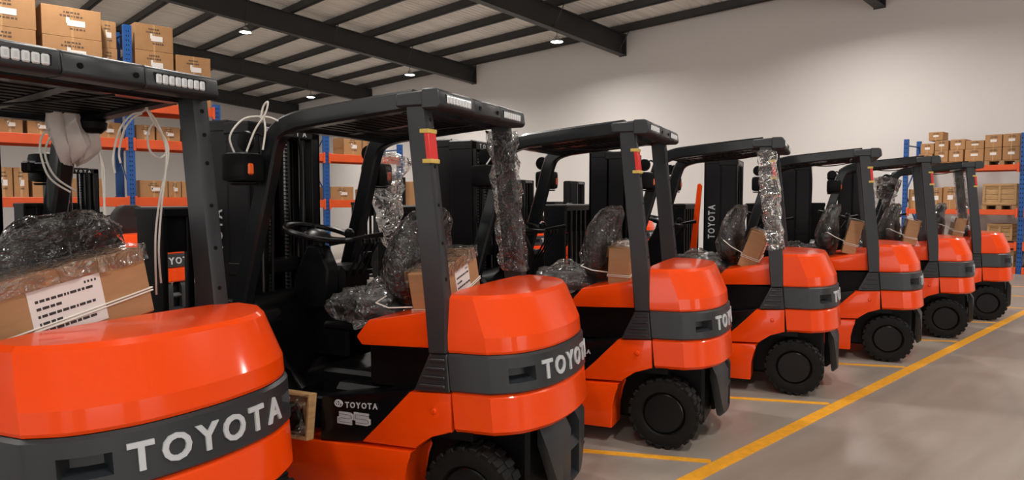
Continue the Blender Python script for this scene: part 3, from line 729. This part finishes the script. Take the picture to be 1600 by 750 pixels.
def upright_mesh(h, axis, w_=.085):                          # a frame: two perforated posts and bracing, depth .9 along +y (axis y) or +x
    if axis == 'x': w_ = .05
    b = MB(); D = .9
    for d in (0, D): b.box(-w_, w_, d - .04, d + .04, 0, h, .004)
    br = MB(); z = .25; s = 1
    while z + .8 < h:
        p, q = (0, .04, z), (0, D - .04, z + .75)
        if s < 0: p, q = (0, D - .04, z), (0, .04, z + .75)
        br.cyl(p, q, .018, 6); z += .78; s = -s
    br.cyl((0, 0, h - .15), (0, D, h - .15), .018, 6)
    ho = MB(); z = .15
    while z < h - .1:
        for x in (-.022, .022): ho.box(x - .008, x + .008, -.0415, -.039, z, z + .03)
        z += .10
    fp = MB().box(-.1, .1, -.07, .07, 0, .012).box(-.1, .1, D - .07, D + .07, 0, .012)
    out = []
    for q, m_ in ((b, 'blue'), (br, 'blue'), (ho, 'black'), (fp, 'blue')):
        if axis == 'x': q.v = [(y_, -x_, z_) for x_, y_, z_ in q.v]
        out.append(q.mesh('rack_post', m_))
    return out
def rack(name, label, frames, levels, axis, base):
    t = link(name, None, loc=base); tag(t, label, 'rack')
    for pos, h in frames:
        ms = upright_mesh(h, axis); o = link('rack_frame', ms[0], t, (pos, 0, 0) if axis == 'y' else (0, pos, 0))
        link('brace', ms[1], o); link('post_hole', ms[2], o, kind='stuff'); link('foot_plate', ms[3], o)
    for (p0, p1, z) in levels:
        for d in (-.03, .93):
            b = MB()
            if axis == 'y': b.box(p0 + .06, p1 - .06, d - .025, d + .025, z - .2, z, .006); c1, c2 = (p0 + .055, p0 + .10), (p1 - .10, p1 - .055)
            else: b.box(d - .025, d + .025, p0 + .06, p1 - .06, z - .12, z, .006); c1, c2 = (p0 + .055, p0 + .10), (p1 - .10, p1 - .055)
            o = link('shelf_beam', b.mesh('shelf_beam', 'rackor'), t)
            for c in (c1, c2):
                q = MB().box(c[0], c[1], d - .045, d + .02, z - .25, z + .03, .004) if axis == 'y' else MB().box(d - .045, d + .02, c[0], c[1], z - .17, z + .03, .004)
                link('beam_clip', q.mesh('beam_clip', 'rackor'), o)
        b = MB()
        if axis == 'y': b.box(p0 + .08, p1 - .08, 0, .9, z - .03, z - .005)
        else: b.box(0, .9, p0 + .08, p1 - .08, z - .03, z - .005)
        link('shelf_deck', b.mesh('shelf_deck', 'pallet'), t)
    return t
def pallet(x, y, z, wd, dp, ax, label, group):
    o = link('pallet', None, loc=(x, y, z)); tag(o, label, 'pallet', group)
    def bx(u0, u1, v0, v1, z0, z1): return MB().box(u0, u1, v0, v1, z0, z1) if ax == 'y' else MB().box(v0, v1, u0, u1, z0, z1)
    for i in range(5): link('slat', bx(0, wd, dp * i / 5 + .01, dp * (i + 1) / 5 - .02, .085, .105).mesh('slat', 'pallet'), o)
    for i in range(3):
        u = (wd - .09) * i / 2; link('bearer', bx(u, u + .09, 0, dp, .0, .085).mesh('bearer', 'pallet'), o)
    return o
RY = 17.0
FR = [(1.0, 5.4), (4.45, 5.4), (6.32, 3.86), (9.14, 3.6), (11.46, 3.2)]
LV = []
for (a, c) in ((1.0, 4.45), (4.45, 6.32)): LV += [(a, c, 3.76), (a, c, 2.95), (a, c, 1.68)]
for (a, c) in ((6.32, 9.14), (9.14, 11.46)): LV += [(a, c, 2.84), (a, c, 1.62)]
rack('pallet_rack', 'blue and orange pallet rack stacked with large cartons behind the forklifts', FR, LV, 'y', (0, RY, 0))
gT = 'cartons on the left rack'
def stackL(x0, wd, z, n, ht, dp, words, y=RY + .02):
    tiers = ['bottom', 'middle', 'top', 'highest'] if n > 2 else ['lower', 'upper']
    for k in range(n): carton(x0 + random.uniform(-.012, .012), y, z + ht * k, wd, dp, ht - .004, 'y', 'big carton, %s of the %s' % (tiers[k] if n > 1 else 'single one', words), gT)
stackL(1.66, 1.14, 3.76, 3, .63, .8, 'far left stack on the left rack')
stackL(2.90, 1.07, 3.76, 3, .61, .8, 'stack left of the tallest blue post')
stackL(3.995, .34, 3.76, 3, .58, .55, 'narrow set-back stack left of tallest blue post', RY + .32)
stackL(4.62, .79, 3.76, 3, .58, .8, 'stack right of the tallest blue post')
stackL(5.45, .76, 3.76, 2, .58, .8, 'stack at the right end of the left rack top shelf')
for i, (x0, wd, ht) in enumerate([(1.5, .5, .36), (2.1, .42, .36), (2.6, .45, .33), (3.15, .55, .38), (3.8, .5, .34), (4.6, .38, .33), (5.02, .5, .32), (5.56, .55, .30)]):
    carton(x0, RY + .08, 2.95, wd, .6, ht, 'y', 'brown carton, %s from the left on the left rack middle shelf' % NUM[i], gT)
for i, (x0, wd, ht) in enumerate([(1.45, .5, .6), (2.02, .30, .59), (2.34, .24, .59), (2.65, .5, .45), (3.3, .6, .4), (4.64, .58, .38), (5.24, .27, .37), (5.53, .3, .37)]):
    carton(x0, RY + .08, 1.68, wd, .6, ht, 'y', 'brown carton, %s from the left on the left rack lower shelf' % NUM[i], gT)
for i, (x0, z, wd, ht) in enumerate([(7.72, 1.62, .62, .38), (8.36, 1.62, .6, .34), (9.3, 1.62, .7, .36), (10.4, 1.62, .55, .3), (9.72, 2.84, .55, .48), (10.3, 2.84, .5, .5), (7.2, 2.84, .6, .42), (8.0, 2.84, .7, .3)]):
    carton(x0, RY + .08, z, wd, .6, ht, 'y', 'brown carton %s shelf of the rack bays seen through the second cab' % (['leftmost on the lower', 'second on the lower', 'third on the lower', 'rightmost on the lower', 'fourth on the upper', 'rightmost on the upper', 'leftmost on the upper', 'second on the upper'][i]), gT)
for i, (x0, y0, z0) in enumerate([(11.75, RY - .1, 0), (11.75, RY - .1, .72), (11.75, RY - .1, 1.44)]):
    carton(x0, y0, z0, .8, .7, .712, 'y', 'brown carton, %s of the floor stack at the far end of the left rack' % ['bottom', 'middle', 'top'][i], gT)

rack('pallet_rack', 'blue and orange pallet rack with cartons and crates before the white end wall', [(6.0, 3.08), (3.66, 3.08), (1.3, 3.08)],
     [(6.0, 3.66, z)[1::-1] + (z,) for z in (2.40, 1.41, .68, .12)] + [(1.3, 3.66, z) for z in (2.40, 1.41, .68, .12)], 'x', (18.6, 0, 0))
gR = 'cartons on the right rack'
XR = 18.66
low = [(5.45, .30, .20), (5.13, .28, .27), (4.82, .29, .27), (4.42, .37, .27)]
up = [(5.43, .28, .25), (5.13, .28, .23), (4.79, .30, .24), (4.42, .36, .19)]
pallet(XR, 4.42, 2.40, 1.34, .8, 'x', 'wooden pallet under the mixed cartons on the right rack top shelf', 'pallets on the right rack')
pallet(XR, 3.74, 2.40, .66, .8, 'x', 'small wooden pallet under four cartons at right rack top shelf end', 'pallets on the right rack')
pallet(XR, 3.76, 1.41, .66, .8, 'x', 'wooden pallet under the large crate on the right rack', 'pallets on the right rack')
for i, (y0, wd, ht) in enumerate(low): carton(XR, y0, 2.505, wd, .5, ht, 'x', 'brown carton, %s from left in the lower tier on right rack top shelf' % NUM[i], gR)
for i, (y0, wd, ht) in enumerate(up): carton(XR + .01, y0, 2.505 + (low[i][2]) + .003, wd, .5, ht, 'x', 'brown carton, %s from left in the upper tier on right rack top shelf' % NUM[i], gR)
carton(XR + .02, 5.25, 2.505 + .27 + .003 + .23 + .01, .30, .4, .20, 'x', 'single brown carton topmost of all on the right rack', gR)
k = 0
for zz in (0, 1):
    for yy in (4.08, 3.74):
        carton(XR, yy, 2.505 + .29 * zz, .32, .5, .285, 'x', 'brown carton, %s of the four stacked two by two on the right rack' % ['lower left', 'lower right', 'upper left', 'upper right'][k], gR); k += 1
for i, (y0, wd, ht) in enumerate([(5.68, .26, .47), (5.22, .24, .5), (4.91, .29, .52)]):
    carton(XR, y0, 1.41, wd, .5, ht, 'x', 'tall brown carton, %s from the left on right rack middle shelf' % NUM[i], gR)
def crate(y0, z0, wd, ht, dp, label, nb=4):
    o = link('crate', None, loc=(XR, y0, z0)); tag(o, label, 'crate', 'wooden crates on the right rack')
    for i in range(nb): link('plank', MB().box(.02, dp, .01, wd - .01, ht * i / nb + .004, ht * (i + 1) / nb - .004, .003).mesh('plank', 'wood'), o)
    for u in (0, wd / 2 - .025, wd - .05): link('batten', MB().box(0, .025, u, u + .05, 0, ht, .003).mesh('batten', 'wood'), o)
    for zz in (0, ht - .05): link('batten', MB().box(-.004, .025, 0, wd, zz, zz + .05, .003).mesh('batten', 'wood'), o)
crate(3.77, 1.515, .64, .47, .7, 'large pale wooden crate on a pallet on right rack middle shelf')
crate(3.82, .72, .48, .37, .6, 'wooden crate on the right rack lower shelf')
crate(3.78, .12, .36, .40, .6, 'wooden crate on the bottom level of the right rack', 3)

# hanging bag and cables on the nearest forklift
b = MB(); rs = []
prof = [(2.055, .05, .02), (2.03, .085, .045), (1.98, .10, .06), (1.92, .105, .065), (1.86, .09, .07), (1.815, .06, .05), (1.80, .03, .02)]
for z, hy, hx in prof:
    rs.append([world_of(0, (-.86 + hx * math.cos(a * math.pi / 12) * (1 + .25 * math.cos(a * math.pi / 2)), .80 + (2.05 - z) * .22 + hy * math.sin(a * math.pi / 12), z + .02 * math.sin(a * 1.9))) for a in range(24)])
tag(link('plastic_bag', crumple(b.rings(rs), .03, 10, 2.).mesh('plastic_bag', 'bag', ang=50)), 'crumpled grey plastic bag hanging under the nearest guard roof', 'bag')
o = link('work_lamp', MB().lathe([(.005, .05), (.05, .035), (.07, 0), (.065, -.03), (.045, -.05), (.005, -.055)], 20, -.83, .90, 1.985, axis='z').mesh('work_lamp', 'black'), FK[0])
cable(0, [[(-.85, .74, 1.96), (-.85, .69, 1.90), (-.85, .685, 1.82), (-.85, .72, 1.72), (-.85, .807, 1.66)], [(-.85, .755, 1.947), (-.85, .707, 1.86), (-.85, .71, 1.79), (-.85, .75, 1.72), (-.85, .831, 1.667)],
          [(-.85, .89, 1.91), (-.85, .94, 1.86), (-.85, .966, 1.78), (-.85, .969, 1.69), (-.85, .96, 1.45), (-.85, .96, 1.2)], [(-.85, .91, 1.91), (-.85, .949, 1.844), (-.85, .962, 1.7), (-.85, .972, 1.447), (-.85, .97, 1.2)]], 'pair of white cables drooping from the grey bag behind nearest seat')
cable(0, [[(-.42, .90, 2.03), (-.42, .87, 2.007), (-.42, .82, 1.988), (-.42, .765, 1.92), (-.42, .733, 1.805), (-.42, .739, 1.738)], [(-.42, .87, 2.0), (-.42, .83, 1.98), (-.42, .785, 1.92), (-.42, .76, 1.83), (-.42, .765, 1.78)],
          [(-.42, .89, 2.03), (-.42, .925, 1.971), (-.42, .98, 1.9), (-.42, .995, 1.85), (-.42, .985, 1.78), (-.42, .946, 1.631), (-.42, .918, 1.445), (-.42, .915, 1.2)],
          [(-.42, .925, 1.971), (-.42, .895, 1.91), (-.42, .905, 1.84), (-.42, .95, 1.812), (-.42, .985, 1.84), (-.42, .985, 1.89)], [(-.42, .90, 2.02), (-.415, .935, 1.971), (-.415, .97, 1.9), (-.415, .98, 1.8), (-.415, .95, 1.6), (-.415, .93, 1.4), (-.42, .94, 1.25)]], 'looped white cables hanging from the nearest guard to its hood')
cable(1, [[(-1.2, -.12, 1.86), (-1.2, -.15, 1.95), (-1.15, -.1, 2.04), (-1.05, -.05, 2.05), (-1.0, -.02, 2.03)], [(-1.06, -.08, 2.04), (-1.04, -.08, 2.10), (-1.01, -.08, 2.12), (-1.03, -.08, 2.06), (-1.08, -.1, 1.98), (-1.12, -.12, 1.87)],
          [(-1.05, -.07, 2.05), (-1.04, -.07, 1.98), (-1.05, -.08, 1.88)]], 'white cable knotted above the front lamp of the forklift marked 25', .005)
cable(2, [[(-1.15, -.1, 1.87), (-1.10, -.08, 1.95), (-1.08, -.05, 2.0), (-1.12, -.05, 2.02), (-1.14, -.07, 1.98), (-1.08, -.06, 1.95)], [(-1.12, -.08, 1.97), (-.9, .05, 1.99), (-.82, .1, 2.0)]], 'white cable loop above the front lamp of the third forklift', .005)
# open wooden tray by the step of the second forklift
o = link('wooden_tray', None); o.matrix_world = Matrix.Translation(FK[1].location) @ Matrix.Rotation(FK[1].rotation_euler.z, 4, 'Z') @ Matrix.Translation((-1.0, -.10, .405)) @ Matrix.Rotation(R(-8), 4, 'X')
tag(o, 'pale wooden tray holding a black part beside the step marked 25', 'tray')
link('back_board', MB().box(0, .21, .05, .065, 0, .235, .003).mesh('back_board', 'wood'), o)
for q in ((0, .21, .01, .05, 0, .02), (.195, .21, .01, .05, .02, .235), (0, .02, .01, .05, .02, .235), (.02, .195, .01, .05, .215, .235)): link('rail', MB().box(*q, .002).mesh('rail', 'wood'), o)
link('black_part', loft([(.10, .02, .04, .05, .02), (.10, .015, .09, .075, .03), (.09, .015, .14, .07, .03), (.08, .02, .18, .04, .02)], 14).mesh('black_part', 'gloss'), o)
link('wrap_film', crumple(MB().rings([[(x, -.005, z) for x in (0, .05, .1, .15, .2)] for z in (.02, .07, .12, .17, .22)], False, False), .03, 20).mesh('wrap_film', 'film', flat=True), o)
